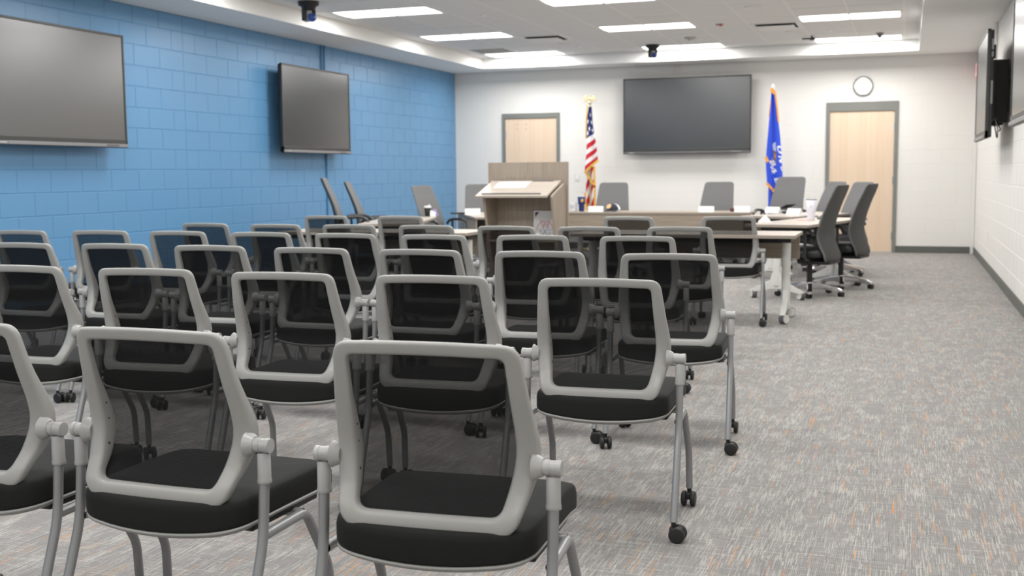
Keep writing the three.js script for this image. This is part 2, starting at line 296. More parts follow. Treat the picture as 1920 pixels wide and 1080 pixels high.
// supply vents, speakers, sprinkler covers, detectors
function vent(x, z, label) {
  const t = thing('ceiling_vent', label, 'vent', [x, YC, z]);
  mesh('frame', join([box(0.6, 0.014, 0.05, 0, 0, 0.275), box(0.6, 0.014, 0.05, 0, 0, -0.275), box(0.05, 0.014, 0.5, 0.275, 0, 0), box(0.05, 0.014, 0.5, -0.275, 0, 0)]), mTee, t);
  mesh('throat', box(0.5, 0.002, 0.5, 0, -0.003, 0), mGrille, t);
  mesh('collar', box(0.42, 0.024, 0.42, 0, -0.015, 0), mGrille, t);
  mesh('plaque', rbox(0.46, 0.01, 0.44, 0.004, 0, -0.031, 0, 1), mTee, t);
}
vent(-4.68, -14.87, 'square white ceiling vent with dark slot beside two small white discs'); vent(-1.6, -14.8, 'square white ceiling vent with dark slot between the middle and white-wall lights');
{
  const t = thing('return_grille', 'grey perforated return grille in the ceiling above the blue wall corner', 'vent', [-5.9, YC, -16.05]);
  mesh('frame', join([box(0.6, 0.012, 0.02, 0, 0, 0.29), box(0.6, 0.012, 0.02, 0, 0, -0.29), box(0.02, 0.012, 0.56, 0.29, 0, 0), box(0.02, 0.012, 0.56, -0.29, 0, 0)]), mTee, t);
  mesh('grille', box(0.56, 0.004, 0.56, 0, -0.001, 0), M(lin(0.3, 0.3, 0.27), 0.7), t);
}
function speakerRing(x, z, label) {
  const t = thing('ceiling_speaker', label, 'speaker', [x, YC, z], 0, 'round ceiling speakers');
  mesh('grille', cyl(0.105, 0.105, 0.006, 0, -0.003, 0, 32), mTile, t); mesh('rim', new THREE.TorusGeometry(0.11, 0.006, 8, 40).rotateX(Math.PI / 2).translate(0, -0.004, 0), mTee, t);
}
speakerRing(-4.7, -13.14, 'round flush ceiling speaker between the two blue-wall side lights'); speakerRing(-4.62, -15.6, 'round flush ceiling speaker just beyond the plaque vent near the fascia');
speakerRing(-1.66, -13.05, 'round flush ceiling speaker in front of the slot vent over the open aisle'); speakerRing(-1.45, -15.5, 'round flush ceiling speaker beyond the slot vent near the dark bracket');
for (const [x, z, l] of [[-4.7, -12.49, 'small white sprinkler cover disc in front of a round speaker, blue-wall side'], [-4.55, -16.05, 'small white sprinkler cover disc close to the far fascia, beside a vent'], [-1.01, -15.58, 'small white sprinkler cover disc under the white-wall light row, by the camera bracket']])
  single('sprinkler_cover', l, 'sprinkler', lathe([[0, -0.012], [0.038, -0.012], [0.042, -0.009], [0.042, 0]], 24), M(lin(0.85, 0.85, 0.83), 0.4), [x, YC, z], 0, 'ceiling sprinkler covers');
{
  const t = thing('smoke_detector', 'round white smoke detector on the ceiling near the hanging camera', 'detector', [-2.84, YC, -15.6]);
  mesh('base', cyl(0.075, 0.08, 0.02, 0, -0.01, 0, 28), mGreyTrim, t); mesh('chamber', lathe([[0, -0.036], [0.03, -0.036], [0.046, -0.03], [0.05, -0.02]], 24), M(lin(0.5, 0.5, 0.49), 0.5), t); mesh('indicator', new THREE.SphereGeometry(0.008, 10, 8).translate(-0.02, -0.038, 0.03), mBlack, t);
  const r = thing('ceiling_beacon', 'small ceiling sensor with a pinkish red lens over the aisle', 'sensor', [-2.25, YC, -14.36]);
  mesh('housing', rbox(0.09, 0.018, 0.05, 0.006, 0, -0.009, 0), mGreyTrim, r); mesh('lens', new THREE.SphereGeometry(0.016, 12, 8).scale(1.3, 0.8, 1).translate(0.015, -0.02, 0.02), M(lin(0.7, 0.08, 0.06), 0.3), r);
  const b = thing('ceiling_bracket', 'small dark wireless bracket on the ceiling at the end light', 'sensor', [-1.3, YC, -16.1]);
  mesh('arm', join([rbox(0.16, 0.02, 0.03, 0.006, -0.02, -0.035, 0), cyl(0.012, 0.012, 0.04, 0.03, -0.015, 0, 10), rbox(0.07, 0.03, 0.05, 0.008, 0.04, -0.04, 0)]), mBlack, b); mesh('indicator', new THREE.SphereGeometry(0.008, 8, 6).translate(0.03, -0.062, 0.02), M(lin(0.25, 0.3, 0.8), 0.4), b);
  const c = thing('dome_microphone', 'small grey inverted cone pod hanging in front of the end light', 'sensor', [-0.39, YC, -16.1]);
  mesh('plate', cyl(0.055, 0.06, 0.012, 0, -0.006, 0, 24), mGreyTrim, c); mesh('cone', lathe([[0, -0.075], [0.012, -0.072], [0.05, -0.012]], 20), M(lin(0.14, 0.15, 0.15), 0.4), c);
}
function ptz(x, z, s, turn, label) {
  const t = thing('ceiling_camera', label, 'camera', [x, YC, z], turn);
  mesh('base', lathe([[0, -0.085], [0.05, -0.085], [0.062, -0.075], [0.07, -0.05], [0.098, -0.035], [0.1, 0]].map(([r, y]) => [r * s, y * s]), 28), mBlack, t);
  mesh('yoke', rbox(0.02 * s, 0.11 * s, 0.05 * s, 0.006, -0.055 * s, -0.125 * s, 0), mBlack, t); mesh('yoke', rbox(0.02 * s, 0.09 * s, 0.05 * s, 0.006, 0.055 * s, -0.115 * s, 0), mBlack, t);
  mesh('body', join([cylZ(0.036 * s, 0.1 * s, 0, -0.15 * s, 0), cyl(0.03 * s, 0.03 * s, 0.07 * s, 0, -0.11 * s, 0)]), M(lin(0.3, 0.31, 0.32), 0.4), t);
  mesh('lens', join([cylZ(0.04 * s, 0.02, 0.0, -0.152 * s, 0.055 * s), new THREE.SphereGeometry(0.026 * s, 16, 10).translate(0, -0.152 * s, 0.06 * s)]), M(lin(0.03, 0.07, 0.3), 0.15), t);
}
ptz(-6.02, -10.78, 1.12, 1.1, 'black hanging ceiling camera with blue lens beside the blue wall'); ptz(-3.51, -16.28, 1.0, 0.75, 'black hanging ceiling camera with blue lens in front of the middle light');

// ───────────── stackable mesh chairs ─────────────
const interp = (tab) => (y) => {                         // monotone table, smooth
  if (y <= tab[0][0]) return tab[0][1]; const n = tab.length - 1; if (y >= tab[n][0]) return tab[n][1];
  let i = 0; while (y > tab[i + 1][0]) i++;
  const p0 = tab[Math.max(0, i - 1)][1], p1 = tab[i][1], p2 = tab[i + 1][1], p3 = tab[Math.min(n, i + 2)][1], t = (y - tab[i][0]) / (tab[i + 1][0] - tab[i][0]);
  return 0.5 * (2 * p1 + (p2 - p0) * t + (2 * p0 - 5 * p1 + 4 * p2 - p3) * t * t + (3 * p1 - p0 - 3 * p2 + p3) * t * t * t);
};
const backZ = interp([[0.44, 0.070], [0.49, 0.062], [0.54, 0.030], [0.60, 0.010], [0.65, 0.013], [0.75, 0.042], [0.87, 0.071]]);
function roundLoop(pts, radii, arcN, segN) {             // closed polygon with rounded corners, fixed point count
  const out = [], n = pts.length, P = pts.map((p) => new THREE.Vector2(...p));
  const arc = P.map((p, i) => {
    const a = P[(i + n - 1) % n].clone().sub(p), b = P[(i + 1) % n].clone().sub(p), r = radii[i];
    return [p.clone().addScaledVector(a.normalize(), r), p, p.clone().addScaledVector(b.normalize(), r)];
  });
  for (let i = 0; i < n; i++) {
    const [s, c, e] = arc[i];
    for (let k = 0; k <= arcN; k++) { const t = k / arcN; out.push([(1 - t) ** 2 * s.x + 2 * t * (1 - t) * c.x + t * t * e.x, (1 - t) ** 2 * s.y + 2 * t * (1 - t) * c.y + t * t * e.y]); }
    const q = arc[(i + 1) % n][0]; for (let k = 1; k < segN; k++) out.push([lerp(e.x, q.x, k / segN), lerp(e.y, q.y, k / segN)]);
  }
  return out;
}
const mirrorPts = (h) => [...h, ...h.slice().reverse().map(([x, y]) => [-x, y])];
function makeNestingChair(label) {
  const t = thing('nesting_chair', label, 'chair', [0, 0, 0], 0, 'mesh-back nesting chairs');
  const bow = (x, y) => 0.012 * (1 - (x / 0.2) ** 2) * (y > 0.8 ? 1 : 0.5), arch = (x, y) => (y > 0.78 ? 0.006 * (1 - (x / 0.21) ** 2) : 0);
  const O = roundLoop(mirrorPts([[0.209, 0.862], [0.2395, 0.600], [0.197, 0.448]]), [0.034, 0.07, 0.045, 0.045, 0.07, 0.034], 6, 7);
  const I = roundLoop(mirrorPts([[0.178, 0.831], [0.187, 0.612], [0.164, 0.489]]), [0.016, 0.06, 0.026, 0.026, 0.06, 0.016], 6, 7);
  const rings = O.map((o, k) => {
    const i = I[k], cx = (o[0] + i[0]) / 2, cy = (o[1] + i[1]) / 2, wx = (o[0] - i[0]) / 2, wy = (o[1] - i[1]) / 2;
    const dep = 0.012 + 0.016 * Math.exp(-(((cy - 0.6) / 0.1) ** 2)), ring = [];
    for (let a = 0; a < 16; a++) {
      const th = a / 16 * 2 * Math.PI, c = Math.cos(th), s = Math.sin(th), e = 0.62, u = Math.sign(c) * Math.abs(c) ** e, v = Math.sign(s) * Math.abs(s) ** e;
      const x = cx + wx * u, y = cy + wy * u; ring.push([x, y + arch(x, cy), backZ(y) + bow(x, cy) - dep + dep * v]);
    }
    return ring;
  });
  mesh('back_frame', ringsGeo(rings, true), mPlastic, t);
  const hw = interp([[0.47, 0.160], [0.492, 0.169], [0.612, 0.193], [0.84, 0.184]]);
  mesh('mesh_back', gridGeo(14, 20, (s, tt) => { const y = lerp(0.475, 0.846, tt), x = (s * 2 - 1) * hw(y); const dp = 0.012 + 0.016 * Math.exp(-(((y - 0.6) / 0.1) ** 2)); return [x, y + arch(x, y), backZ(y) + bow(x, y) - 2 * dp + 0.007, x, y]; }), mMesh, t);
  for (const s of [-1, 1]) for (const y of [0.665, 0.625, 0.565]) mesh('screw', new THREE.SphereGeometry(0.0035, 8, 6).translate(s * (hw(y) - 0.0062), y, backZ(y) - 0.020), mBlack, t);
  for (const s of [-1, 1]) {
    mesh('pivot_hub', join([cylX(0.031, 0.022, s * 0.2345, 0.593, -0.004, 24, 0.02).scale(1, 1, 1), cylX(0.0165, 0.05, s * 0.262, 0.593, -0.002, 22), cylX(0.0175, 0.011, s * 0.2555, 0.593, -0.002, 22), cylX(0.0175, 0.011, s * 0.281, 0.593, -0.002, 22)]), mHub, t);
    const lx = s * 0.268;
    const rear = mesh('rear_leg', polyTube([[lx, 0.52, 0], [lx, 0.37, 0.012], [s * 0.269, 0.064, 0.128]], 0.0125, 0.05, 12), mLeg, t);
    mesh('sleeve', lathe([[0, 0.575], [0.0155, 0.575], [0.016, 0.515], [0.0172, 0.512], [0.0172, 0.504], [0.013, 0.503]], 20).translate(lx, 0, -0.001), mHub, rear);
    mesh('front_leg', polyTube([[s * 0.264, 0.377, 0.010], [s * 0.253, 0.376, -0.20], [s * 0.258, 0.205, -0.300], [s * 0.260, 0.064, -0.306]], 0.0125, 0.032, 12), mLeg, t);
    for (const [x, z, a] of [[s * 0.269, 0.128, 0.6 * s + 0.9], [s * 0.260, -0.306, 0.35 - s * 0.4]]) {
      const cs = mesh('caster', join([cyl(0.0085, 0.0085, 0.03, 0, 0.062, 0, 12), rbox(0.022, 0.026, 0.044, 0.008, 0, 0.038, 0.008)]), mBlack, t); cs.position.set(x, 0, z); cs.rotation.y = a;
      for (const w of [-1, 1]) mesh('wheel', lathe([[0, -0.009], [0.022, -0.009], [0.0275, -0.005], [0.0275, 0.005], [0.022, 0.009], [0, 0.009]], 22).rotateZ(Math.PI / 2).translate(w * 0.0165, 0.0275, 0.014), mBlack, cs);
    }
  }
  mesh('cross_tube', polyTube([[-0.253, 0.376, -0.19], [0.253, 0.376, -0.19]], 0.0115, 0.02), mLeg, t);
  mesh('seat_bracket', join([rbox(0.05, 0.03, 0.30, 0.006, -0.2, 0.392, -0.16), rbox(0.05, 0.03, 0.30, 0.006, 0.2, 0.392, -0.16)].slice(0, 1)), mBlack, t);
  mesh('seat_bracket', rbox(0.05, 0.03, 0.30, 0.006, 0.2, 0.392, -0.16), mBlack, t);
  // seat: dished cushion with waterfall front over a pale pan
  const outline = roundLoop([[0.232, 0.062], [0.240, -0.395], [-0.240, -0.395], [-0.232, 0.062]], [0.07, 0.055, 0.055, 0.07], 7, 8);
  const seatRing = (inset, y, low) => outline.map(([x, z]) => {
    const k = 1 - inset, zz = z * k - 0.166 * inset + (z > 0 ? 0.028 * (1 - (x / 0.24) ** 2) * k : 0), xx = x * k, rear = sstep(-0.25, 0.06, zz);
    return [xx, y - (low ? 0.022 * (1 - (xx / 0.24) ** 2) * rear : 0.006 * rear * (1 - (xx / 0.24) ** 2)) - (zz < -0.3 ? 0.012 * sstep(-0.3, -0.4, zz) : 0), zz];
  });
  mesh('seat', ringsGeo([seatRing(0.12, 0.404, 1), seatRing(0.01, 0.406, 1), seatRing(0, 0.414, 1), seatRing(0.0, 0.446), seatRing(0.012, 0.460), seatRing(0.035, 0.467), seatRing(0.12, 0.472), seatRing(0.5, 0.470), seatRing(0.9, 0.468)]), mFabric, t);
  mesh('seat_pan', ringsGeo([seatRing(0.2, 0.388, 1), seatRing(0.05, 0.392, 1), seatRing(0.006, 0.399, 1), seatRing(0.004, 0.407, 1), seatRing(0.1, 0.408, 1)]), mPan, t);
  return t;
}
const chairRows = [
  [[-0.965, -2.235, 0.055], [-1.672, -2.252, -0.026], [-2.265, -2.243, 0.004]],
  [[-0.976, -3.724, 0.040], [-1.582, -3.706, 0.044], [-2.174, -3.690, 0.034], [-2.807, -3.727, 0.056], [-3.429, -3.739, 0.0]],
  [[-0.982, -4.935, 0.075], [-1.588, -4.970, 0.067], [-2.186, -4.971, -0.003], [-2.777, -4.987, -0.035], [-3.404, -5.043, 0.015], [-4.022, -5.071, 0.019], [-4.614, -5.036, -0.012]],
  [[-1.422, -6.240, 0.076], [-2.045, -6.247, 0.107], [-2.632, -6.189, -0.037], [-3.242, -6.239, -0.042], [-3.867, -6.279, 0.032], [-4.515, -6.316, 0.027], [-5.133, -6.313, 0.092], [-5.725, -6.240, 0.004]],
  [[-1.393, -7.346, 0.061], [-1.985, -7.281, -0.004], [-2.568, -7.293, -0.067], [-3.185, -7.343, -0.033], [-3.794, -7.346, -0.010], [-4.388, -7.330, -0.022], [-5.054, -7.423, -0.073]],
];
const nth = ['first', 'second', 'third', 'fourth', 'fifth', 'sixth', 'seventh', 'eighth'], rowName = ['rearmost row', 'second row from the rear', 'third row from the rear', 'fourth row from the rear', 'fifth row from the rear'];
let nesting = null;
chairRows.forEach((row, r) => row.forEach(([x, z, a], i) => {
  const label = `${['grey-framed black mesh', 'black mesh', 'black mesh-back', 'grey-edged mesh', 'grey-framed mesh'][r]} nesting chair, ${nth[i]} from the open aisle, ${rowName[r]}`;
  if (!nesting) { nesting = makeNestingChair(label); nesting.position.set(x, 0, z); nesting.rotation.y = a; } else copyOf(nesting, [x, 0, z], a, label);
}));
for (const [x, z, a, l] of [[-1.333, -9.085, 0.039, 'mesh nesting chair at the front table, at its open aisle end'], [-2.114, -8.981, -0.108, 'mesh nesting chair at the aisle-side front table, next to the lectern'],
  [-4.130, -8.949, 0.008, 'mesh nesting chair at the wall-side front table, next to the lectern'], [-4.850, -8.946, 0.002, 'mesh nesting chair at the wall-side front table, closer to the blue wall']]) copyOf(nesting, [x, 0, z], a, l, 'nesting chairs at the front tables');

// ───────────── tables ─────────────
const TY = 0.718, mEdge = M(lin(0.33, 0.28, 0.235), 0.5);
function makeTable(len, dep, panelSide, label, topMat = mTop, group) {      // long along x, centre at origin; panelSide +1 = modesty panel on the -z edge
  const t = thing('training_table', label, 'table', [0, 0, 0], 0, group);
  mesh('tabletop', boxUV(rbox(len, 0.028, dep, 0.005, 0, TY - 0.014, 0)), topMat, t);
  mesh('edge_band', extrude([[-len / 2 - 0.002, -dep / 2 - 0.002], [len / 2 + 0.002, -dep / 2 - 0.002], [len / 2 + 0.002, dep / 2 + 0.002], [-len / 2 - 0.002, dep / 2 + 0.002]], 0.023).rotateX(Math.PI / 2).translate(0, TY - 0.002, 0), mEdge, t);
  const lx = len / 2 - 0.10;
  for (const s of [-1, 1]) {
    const leg = mesh('leg', join([cyl(0.036, 0.036, 0.54, s * lx, 0.40, -0.02, 22), rbox(0.05, 0.03, 0.2, 0.006, s * lx, 0.655, -0.02)]), mWhiteMetal, t);
    const foot = extrude([[-0.27, 0.075], [-0.25, 0.058], [-0.04, 0.10], [0.04, 0.10], [0.25, 0.058], [0.27, 0.075], [0.06, 0.175], [0.036, 0.25], [-0.036, 0.25], [-0.06, 0.175]], 0.036, 0.004).translate(0, 0, -0.018).rotateY(Math.PI / 2).translate(s * lx, 0, -0.02);
    mesh('foot', foot, mWhiteMetal, leg);
    for (const e of [-1, 1]) {
      const w = mesh('caster', cylX(0.042, 0.044, 0, 0.043, 0, 26), mBar, t); w.position.set(s * lx + 0.012, 0, -0.02 + e * 0.235); w.rotation.y = -0.75 + 0.2 * e;
      for (const q of [-1, 1]) mesh('wheel_cover', cylX(0.036, 0.005, q * 0.0235, 0.043, 0, 26), mWhiteMetal, w);
    }
  }
  mesh('flip_beam', join([cylX(0.026, len - 0.24, 0, 0.658, -0.02, 18), rbox(0.1, 0.05, 0.3, 0.008, -lx, 0.67, -0.02), rbox(0.1, 0.05, 0.3, 0.008, lx, 0.67, -0.02)]), mBlack, t);
  if (panelSide) mesh('modesty_panel', boxUV(rbox(len - 0.04, 0.21, 0.018, 0.002, 0, 0.592, -panelSide * (dep / 2 - 0.02))), mWood, t);
  return t;
}
const placeT = (t, x, z, a) => { t.position.set(x, 0, z); t.rotation.y = a; return t; };
placeT(makeTable(1.83, 0.66, 1, 'pale-topped wheeled training table at the open aisle, facing the front desks'), -1.73, -9.39, 0);
placeT(makeTable(1.83, 0.64, 1, 'pale-topped wheeled training table in front of the blue wall, left of the lectern'), -4.475, -9.27, 0.02);
// aisle-side wing: inner edge faces the middle of the room
placeT(makeTable(1.83, 0.62, 0, 'pale wing table beside the two dark grey chairs in the aisle'), -0.925, -11.77, 1.571 - 0.26);
placeT(makeTable(1.60, 0.68, -1, 'angled corner table joining the aisle wing to the head table'), -1.13, -13.62, 1.571 + 2.678);
placeT(makeTable(1.83, 0.62, -1, 'pale wing table beside the two high-back chairs along the blue wall'), -5.32, -11.45, -1.571 + 0.29);
placeT(makeTable(1.90, 0.66, -1, 'angled corner table behind the lectern with a paper coffee cup'), -4.91, -13.28, -1.571 + 0.497 + 3.1416 - 3.1416);
{
  const head = makeTable(2.36, 0.66, -1, 'long wood-fronted head table below the wall screen', mWood); placeT(head, -2.99, -14.38, 0);
}

// ───────────── high-back conference chairs ─────────────
const cZ = interp([[0.33, 0.235], [0.40, 0.245], [0.50, 0.205], [0.60, 0.178], [0.70, 0.192], [0.85, 0.240], [1.09, 0.330]]);
const cW = interp([[0.33, 0.19], [0.40, 0.222], [0.60, 0.238], [0.85, 0.222], [1.0, 0.207], [1.09, 0.198]]);
function makeConference(label, lift) {
  const t = thing('conference_chair', label, 'chair', [0, 0, 0], 0, 'grey high-back conference chairs');
  const ring = (y, k, th) => { const r = [], hw = cW(y) * k; for (let a = 0; a < 28; a++) { const A = a / 28 * 2 * Math.PI, c = Math.cos(A), s = Math.sin(A), x = hw * Math.sign(c) * Math.abs(c) ** 0.45; r.push([x, y + lift, cZ(y) - 0.035 * (x / 0.23) ** 2 + th * Math.sign(s) * Math.abs(s) ** 0.7]); } return r; };
  const rr = [ring(0.345, 0.86, 0.012), ring(0.35, 0.94, 0.022), ring(0.365, 0.99, 0.027)];
  for (let y = 0.39; y < 1.03; y += 0.04) rr.push(ring(y, 1, 0.026 - 0.010 * sstep(0.5, 1.0, y)));
  rr.push(ring(1.045, 1, 0.016), ring(1.063, 0.975, 0.015), ring(1.076, 0.925, 0.013), ring(1.083, 0.85, 0.009), ring(1.085, 0.74, 0.004));
  mesh('backrest', ringsGeo(rr), mGreyFab, t);
  mesh('back_shell', ringsGeo(rr.slice(1, -1).map((r) => r.map(([x, y, z]) => [x * 0.985, y, z + 0.0045]))), mShell, t);
  mesh('back_base', rbox(0.34, 0.03, 0.2, 0.012, 0, 0.335 + lift, 0.15), mBlack, t);
  const so = roundLoop([[0.235, 0.19], [0.25, -0.27], [-0.25, -0.27], [-0.235, 0.19]], [0.08, 0.07, 0.07, 0.08], 6, 5), sr = (k, y) => so.map(([x, z]) => [x * k, y + lift - (z < -0.15 ? 0.02 * sstep(-0.15, -0.28, z) : 0), z * k]);
  mesh('seat', ringsGeo([sr(0.9, 0.385), sr(0.99, 0.392), sr(1, 0.41), sr(1, 0.44), sr(0.97, 0.46), sr(0.9, 0.47), sr(0.6, 0.476), sr(0.2, 0.474)]), mLeather, t);
  mesh('mechanism', join([rbox(0.2, 0.06, 0.26, 0.02, 0, 0.345 + lift, 0.03), cylX(0.018, 0.16, 0.14, 0.345 + lift, -0.03), rbox(0.05, 0.05, 0.09, 0.015, 0.21, 0.34 + lift, -0.03)]), mBlack, t);
  mesh('gas_lift', cyl(0.028, 0.026, 0.24 + lift, 0, 0.21 + lift / 2, 0, 20), mBlack, t);
  for (const s of [-1, 1]) mesh('armrest', join([polyTube([[s * 0.22, 0.37 + lift, 0.06], [s * 0.29, 0.39 + lift, 0.04], [s * 0.30, 0.64 + lift, 0.05]], 0.015, 0.05), tube([[s * 0.29, 0.60 + lift, 0.13], [s * 0.30, 0.645 + lift, 0.09], [s * 0.30, 0.66 + lift, -0.02], [s * 0.298, 0.655 + lift, -0.12], [s * 0.296, 0.61 + lift, -0.18], [s * 0.29, 0.55 + lift, -0.19]], 0.017, 40, 12)]), M(lin(0.035, 0.035, 0.036), 0.25), t);
  mesh('hub', cyl(0.042, 0.034, 0.075, 0, 0.095, 0, 22), mChrome, t);
  for (let k = 0; k < 5; k++) {
    const a = k / 5 * 2 * Math.PI + 0.3;
    const arm = extrude([[0.02, 0.068], [0.02, 0.122], [0.12, 0.116], [0.29, 0.084], [0.325, 0.066], [0.325, 0.054], [0.29, 0.054], [0.12, 0.078]], 0.036, 0.007).translate(0, 0, -0.018);
    mesh('base_arm', arm.rotateY(-a), mChrome, t);
    const cs = mesh('caster', join([cyl(0.007, 0.007, 0.035, 0, 0.055, 0, 10), rbox(0.03, 0.03, 0.04, 0.01, 0, 0.038, 0.01), cylX(0.027, 0.014, 0.016, 0.027, 0.012, 18), cylX(0.027, 0.014, -0.016, 0.027, 0.012, 18)]), mBlack, t);
    cs.position.set(Math.cos(a) * 0.305, 0, Math.sin(a) * 0.305); cs.rotation.y = k * 1.3;
  }
  return t;
}
const faceTo = (fx, fz) => Math.atan2(-fx, -fz);          // turn so that local -z looks along (fx, fz)
const confProto = {};
function conf(x, z, fx, fz, lift, label) {
  const key = lift.toFixed(2); let o;
  if (confProto[key]) o = copyOf(confProto[key], [x, 0, z], 0, label); else { o = confProto[key] = makeConference(label, lift); o.position.set(x, 0, z); }
  o.rotation.set(0, faceTo(fx, fz), 0); return o;
}
conf(-0.88, -11.38, -0.97, -0.24, 0, 'dark grey high-back chair closest along the aisle wing, back towards the aisle');
conf(-0.63, -12.22, -0.97, -0.24, 0, 'dark grey high-back chair second along the aisle wing, beside the wood door');
conf(-1.06, -14.40, -0.80, 0.60, 0, 'grey high-back chair behind the corner table, beside the white tumbler');
conf(-0.72, -13.72, -0.80, 0.60, 0, 'grey high-back chair behind the corner table, showing between the two aisle chairs');
conf(-1.53, -14.92, -0.35, 0.94, 0.06, 'grey high-back chair in front of the blue flag');
conf(-2.42, -15.02, -0.12, 1, 0, 'grey high-back chair at the head table under the wall screen');
conf(-3.82, -15.02, 0.08, 1, 0, 'grey high-back chair at the head table next to the striped flag');
conf(-5.22, -13.85, 0.5, 0.87, 0, 'grey high-back chair half hidden behind the lectern');
conf(-5.41, -12.85, 0.97, 0.24, 0, 'grey high-back chair behind the paper coffee cup');
conf(-5.74, -11.15, 0.92, -0.38, 0.11, 'tall grey chair nearer the wall screen, first along the blue wall');
conf(-5.89, -11.98, 0.94, -0.34, 0.06, 'tall grey chair with curved arms, second along the blue wall');
// ───────────── wall screens ─────────────
const logoTex = canvasTex(256, 64, (c, w, h) => { c.fillStyle = '#6f7074'; c.fillRect(0, 0, w, h); c.fillStyle = '#d9dadd'; c.font = 'bold 46px sans-serif'; c.textAlign = 'center'; c.fillText('newline', w / 2, 46); });
const mLogo = M(0xffffff, 0.5, { map: logoTex });
function display(name, label, w, h, pos, turn, standoff, lightBar, scr = mScreen) {        // faces +z; pos = centre of the front face
  const t = thing(name, label, 'television', pos, turn), b = 0.022, bot = 0.075, d = 0.075;
  mesh('bezel', join([rbox(w, b, 0.03, 0.004, 0, h / 2 - b / 2, -0.015), rbox(b, h, 0.03, 0.004, -w / 2 + b / 2, 0, -0.015), rbox(b, h, 0.03, 0.004, w / 2 - b / 2, 0, -0.015), rbox(w, bot, 0.03, 0.004, 0, -h / 2 + bot / 2, -0.015)]), mBezel, t);
  mesh('screen', box(w - 2 * b + 0.004, h - b - bot + 0.004, 0.006, 0, (bot - b) / 2, -0.009), scr, t);
  mesh('front_bar', rbox(w - 0.01, 0.03, 0.012, 0.004, 0, -h / 2 + 0.020, 0.003), lightBar ? mBarLight : mBar, t);
  mesh('button_strip', rbox(0.17, 0.016, 0.006, 0.002, w / 2 - 0.22, -h / 2 + 0.022, 0.009), lightBar ? mBar : mBarLight, t);
  mesh('logo', new THREE.PlaneGeometry(0.12, 0.022).translate(-w / 2 + 0.13, -h / 2 + 0.021, 0.0096), mLogo, t);
  mesh('rear_housing', join([rbox(w - 0.02, h - 0.02, d - 0.03, 0.008, 0, 0, -0.015 - (d - 0.03) / 2), rbox(w * 0.7, h * 0.55, 0.03, 0.01, 0, -0.05, -d - 0.008)]), mBlack, t);
  const side = mesh('port_panel', join([box(0.003, 0.1, 0.02, w / 2 - 0.008, h * 0.36, -0.05), box(0.003, 0.05, 0.02, w / 2 - 0.008, h * 0.27, -0.05), box(0.003, 0.22, 0.018, w / 2 - 0.008, -0.08, -0.05)]), mBarLight, t); side.userData.label = 'pale socket labels on the cabinet edge';
  mesh('wall_mount', join([box(0.7, 0.1, 0.02, 0, 0.12, -standoff + 0.01), box(0.7, 0.1, 0.02, 0, -0.2, -standoff + 0.01), box(0.05, 0.62, standoff - d - 0.02, -0.28, -0.04, -(standoff + d) / 2), box(0.05, 0.62, standoff - d - 0.02, 0.28, -0.04, -(standoff + d) / 2)]), mBlack, t);
  return t;
}
display('wall_screen', 'large blank wall screen on the blue wall, cut by the picture edge', 1.70, 1.045, [XL + 0.2, 2.017, -8.09], Math.PI / 2, 0.2, true);
display('wall_screen', 'blank wall screen on the blue wall with a conduit above and below', 1.71, 1.045, [XL + 0.2, 2.017, -12.63], Math.PI / 2, 0.2, true);
display('wall_screen', 'big blank dark screen on the white end wall between two flags', 1.985, 1.175, [-3.247, 2.093, ZB + 0.18], 0, 0.18, false, mScreenDark);
{
  const t = display('wall_screen', 'wall screen seen almost edge-on with a black box behind it', 1.70, 1.03, [0.69, 2.03, -12.60], -Math.PI / 2, 0.25, true);
  // player box and cables between the screen and the wall
  mesh('player_box', rbox(0.36, 0.62, 0.11, 0.006, -0.30, -0.05, -0.16), mBlack, t);
  mesh('antenna', rbox(0.05, 0.14, 0.02, 0.008, 0.18, 0.36, -0.11), mBlack, t);
  for (let k = 0; k < 3; k++) mesh('cable', tube([[0.42 + k * 0.03, -0.28, -0.10], [0.45 + k * 0.02, -0.42, -0.12 - k * 0.02], [0.40, -0.5 + k * 0.03, -0.14], [0.33, -0.43, -0.15], [0.3, -0.3, -0.14]], 0.006, 30, 8), k === 1 ? mWhiteMetal : mBlack, t);
}
display('wall_screen', 'wall screen on the white side wall, only its dark edge in view', 1.70, 1.0, [0.69, 2.02, -8.08], -Math.PI / 2, 0.25, true);

// ───────────── conduits, switch, outlets, clock, exit sign ─────────────
{
  const c1 = single('wall_conduit', 'blue painted conduit running up from the wall screen to the soffit', 'conduit', join([cyl(0.011, 0.011, YS - 2.5, 0, (YS + 2.5) / 2, 0, 12), rbox(0.05, 0.015, 0.03, 0.004, 0, YS - 0.03, 0)]), mBlue, [XL + 0.014, 0, -13.17]);
  copyOf(c1, [XL + 0.014, 0, -13.10], 0, 'second blue painted conduit close beside the first above the wall screen');
  single('wall_conduit', 'blue painted conduit below the wall screen down the blue wall', 'conduit', cyl(0.013, 0.013, 1.1, 0, 1.02, 0, 12), mBlue, [XL + 0.014, 0, -13.17]);
  const c2 = single('wall_conduit', 'thin white conduit above the big end-wall screen, nearer the lectern', 'conduit', join([cyl(0.011, 0.011, 0.3, 0, YS - 0.15, 0, 12), rbox(0.05, 0.015, 0.03, 0.004, 0, YS - 0.05, 0)]), mWhite, [-3.47, 0, ZB + 0.013]);
  copyOf(c2, [-3.38, 0, ZB + 0.013], 0, 'thin white conduit above the big end-wall screen, nearer the clock');
  single('wall_conduit', 'white conduit from the soffit down to the edge-on screen', 'conduit', cyl(0.014, 0.014, 0.9, 0, YS - 0.45, 0, 12), mWhite, [XR - 0.016, 0, -14.2]);
  single('wall_conduit', 'white wire channel up the corner beside the wood door', 'conduit', rbox(0.05, 1.75, 0.03, 0.004, 0, 0.87, 0), mWhite, [XR - 0.028, 0, ZB + 0.018]);
}
